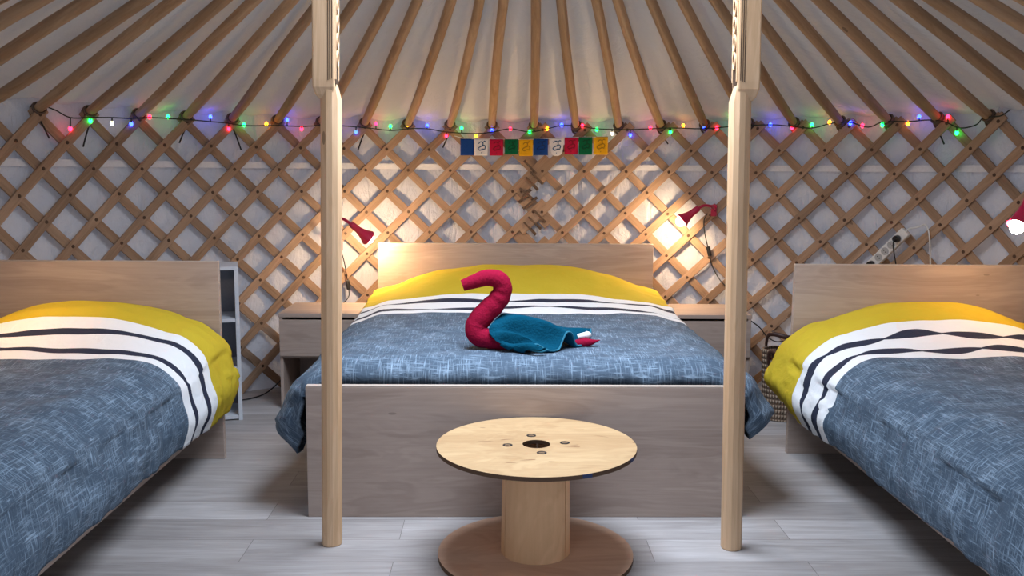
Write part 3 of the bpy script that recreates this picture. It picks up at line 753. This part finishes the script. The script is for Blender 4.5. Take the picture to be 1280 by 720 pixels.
# ------------------------------------------------------------------ fairy lights
fl = thing('fairy_light_string', 'string of coloured fairy lights along the top of the lattice wall', 'fairy lights', oncyl(640, 160, RW-.03))
CP = [(57, 133), (70, 138), (88, 147), (113, 147), (140, 147), (164, 148), (187, 147), (211, 148), (240, 150), (263, 152), (286, 154), (305, 157), (333, 157), (350, 157), (377, 158), (400, 157), (423, 157), (460, 160), (488, 163), (510, 161), (534, 161), (558, 165), (595, 167), (616, 165), (638, 161), (662, 165), (684, 161), (702, 157), (728, 158), (746, 161), (788, 162), (838, 160), (880, 161), (916, 158), (963, 156), (990, 158), (1015, 160), (1040, 154), (1063, 153), (1085, 159), (1105, 152), (1135, 152), (1160, 150), (1180, 152), (1200, 160), (1220, 156), (1230, 147), (1250, 145), (1263, 137)]
mb = MB(); mb.tube(catmull([oncyl(x, y, RW-.035) for x, y in CP], 5), .0032, 6)
COLS = dict(r=(1, .010, .035), g=(.006, .8, .07), b=(.012, .03, 1), y=(1, .30, .008), w=(1, .85, .6))
BM = {k: emit('fairy_'+k, c, s) for (k, c), s in zip(COLS.items(), (15, 15, 22, 15, 5))}
LIGHTS = [(88, 161, 'r'), (113, 151, 'g'), (140, 154, 'w'), (164, 155, 'b'), (187, 146, 'r'), (210, 146, 'g'), (263, 146, 'b'), (286, 161, 'r'), (305, 156, 'g'), (333, 155, 'y'), (359, 150, 'b'), (377, 161, 'r'), (424, 157, 'y'), (445, 165, 'b'), (470, 155, 'r'), (488, 158, 'g'), (510, 157, 'y'), (534, 157, 'b'), (558, 170, 'r'), (577, 160, 'g'), (595, 170, 'y'), (615, 162, 'b'), (638, 161, 'r'), (662, 165, 'g'), (684, 161, 'y'), (702, 156, 'b'), (728, 157, 'r'), (746, 162, 'g'), (765, 167, 'w'), (788, 169, 'b'), (813, 160, 'r'), (838, 165, 'g'), (854, 157, 'y'), (880, 159, 'b'), (896, 160, 'r'), (915, 149, 'g'), (963, 156, 'b'), (990, 160, 'r'), (1015, 156, 'g'), (1037, 153, 'y'), (1050, 150, 'r'), (1063, 154, 'b'), (1078, 157, 'r'), (1103, 156, 'g'), (1135, 154, 'y'), (1149, 146, 'b'), (1185, 146, 'r'), (1196, 166, 'g')]
SPH = [(0, -1)]+[(math.sin(a), -math.cos(a)) for a in [math.pi*i/8 for i in range(1, 8)]]+[(0, 1)]
def cable_y(x):
    return interp([(a, b) for a, b in CP], x)
for x, y, k in LIGHTS:
    c = oncyl(x, y, RW-.024)
    mb.tube([oncyl(x, cable_y(x), RW-.035), oncyl(x, (y+cable_y(x))/2, RW-.036), c+Vector((0, 0, .006 if cable_y(x) < y else -.006))], .0035, 6)
    m2 = MB(); m2.lathe([(r*.0095, h*.0125) for r, h in SPH], 12, org=c); m2.build('bulb', BM[k], fl, smooth=180)
mb.build('cable', CABLEG, fl, smooth=60)

# ------------------------------------------------------------------ prayer flags
FC = dict(b=(.012, .055, .25), w=(.70, .69, .72), r=(.46, .012, .055), g=(.005, .12, .05), y=(.72, .38, .015))
FM = {k: plain('flag_'+k, c, .9, .1, .3, 200) for k, c in FC.items()}
GM = {k: plain('flag_print_'+k, tuple(v*.5 for v in c), .9) for k, c in FC.items()}; GM['w'] = plain('flag_print_blue', (.03, .09, .22), .9)
FLAGS = [(575.5, 592.3, 173.5, 194.1, 'b'), (593, 610.4, 173.5, 194.5, 'w'), (612, 629, 174, 194.5, 'r'), (631, 647.3, 174, 193, 'g'), (649, 666, 174.4, 195, 'y'), (667, 685, 173.5, 194, 'b'), (686.3, 705, 172.6, 195, 'w'), (705.8, 722.4, 171.8, 193, 'r'), (723.8, 740.5, 171.3, 193.3, 'g'), (742, 760, 171, 193.3, 'y')]
pf = thing('prayer_flag_string', 'string of ten small coloured prayer flags below the fairy lights', 'prayer flags', oncyl(667, 172, RW-.05))
mb = MB(); mb.tube(catmull([oncyl(568, 170, RW-.045)]+[oncyl((f[0]+f[1])/2, f[2], RW-.055) for f in FLAGS]+[oncyl(766, 168, RW-.045)], 5), .0022, 6); mb.build('cord', WHITECLOTH, pf)
GLYPH = [[(-.22, .22), (-.05, .34), (.12, .26), (.08, .1), (-.1, .02), (-.26, -.1), (-.12, -.2), (.1, -.12), (.28, -.16)], [(.02, .04), (.2, .12), (.3, .02), (.26, -.1)], [(.14, .3), (.24, .38), (.32, .32)], [(-.02, -.36), (.03, -.34)]]
for i, (xa, xb, ya, yb, k) in enumerate(FLAGS):
    A, B, Cc = oncyl(xa, ya, RW-.055), oncyl(xb, ya, RW-.055), oncyl((xa+xb)/2, yb, RW-.055)
    wv = (B-A); hgt = ((A+B)/2-Cc).length; inw = Vector((CX-A.x, CY-A.y, 0)).normalized()
    rounded = (i == 6)
    def fp(u, v, out=0):
        vv = v*(1-.22*abs(2*u-1)**3) if rounded else v
        uu = .5+(u-.5)*(1-.18*v*v) if rounded else u
        return A+wv*uu-Vector((0, 0, hgt*vv))+inw*(.004*math.sin(u*5+i)*v+out)
    mb = MB(); mb.grid(lambda u, v: fp(u, v), 10, 10); fo = mb.build('flag', FM[k], pf, smooth=180, solid=.0025)
    mb = MB()
    for st in GLYPH:
        if k == 'b' and i == 0: continue
        q = catmull([fp(.5+x*.95, .5-y*.95, .0030) for x, y in st], 4); mb.tube(q, .0030, 6)
    if mb.v: mb.build('printed_symbol', GM[k], fo, origin=pf.location)
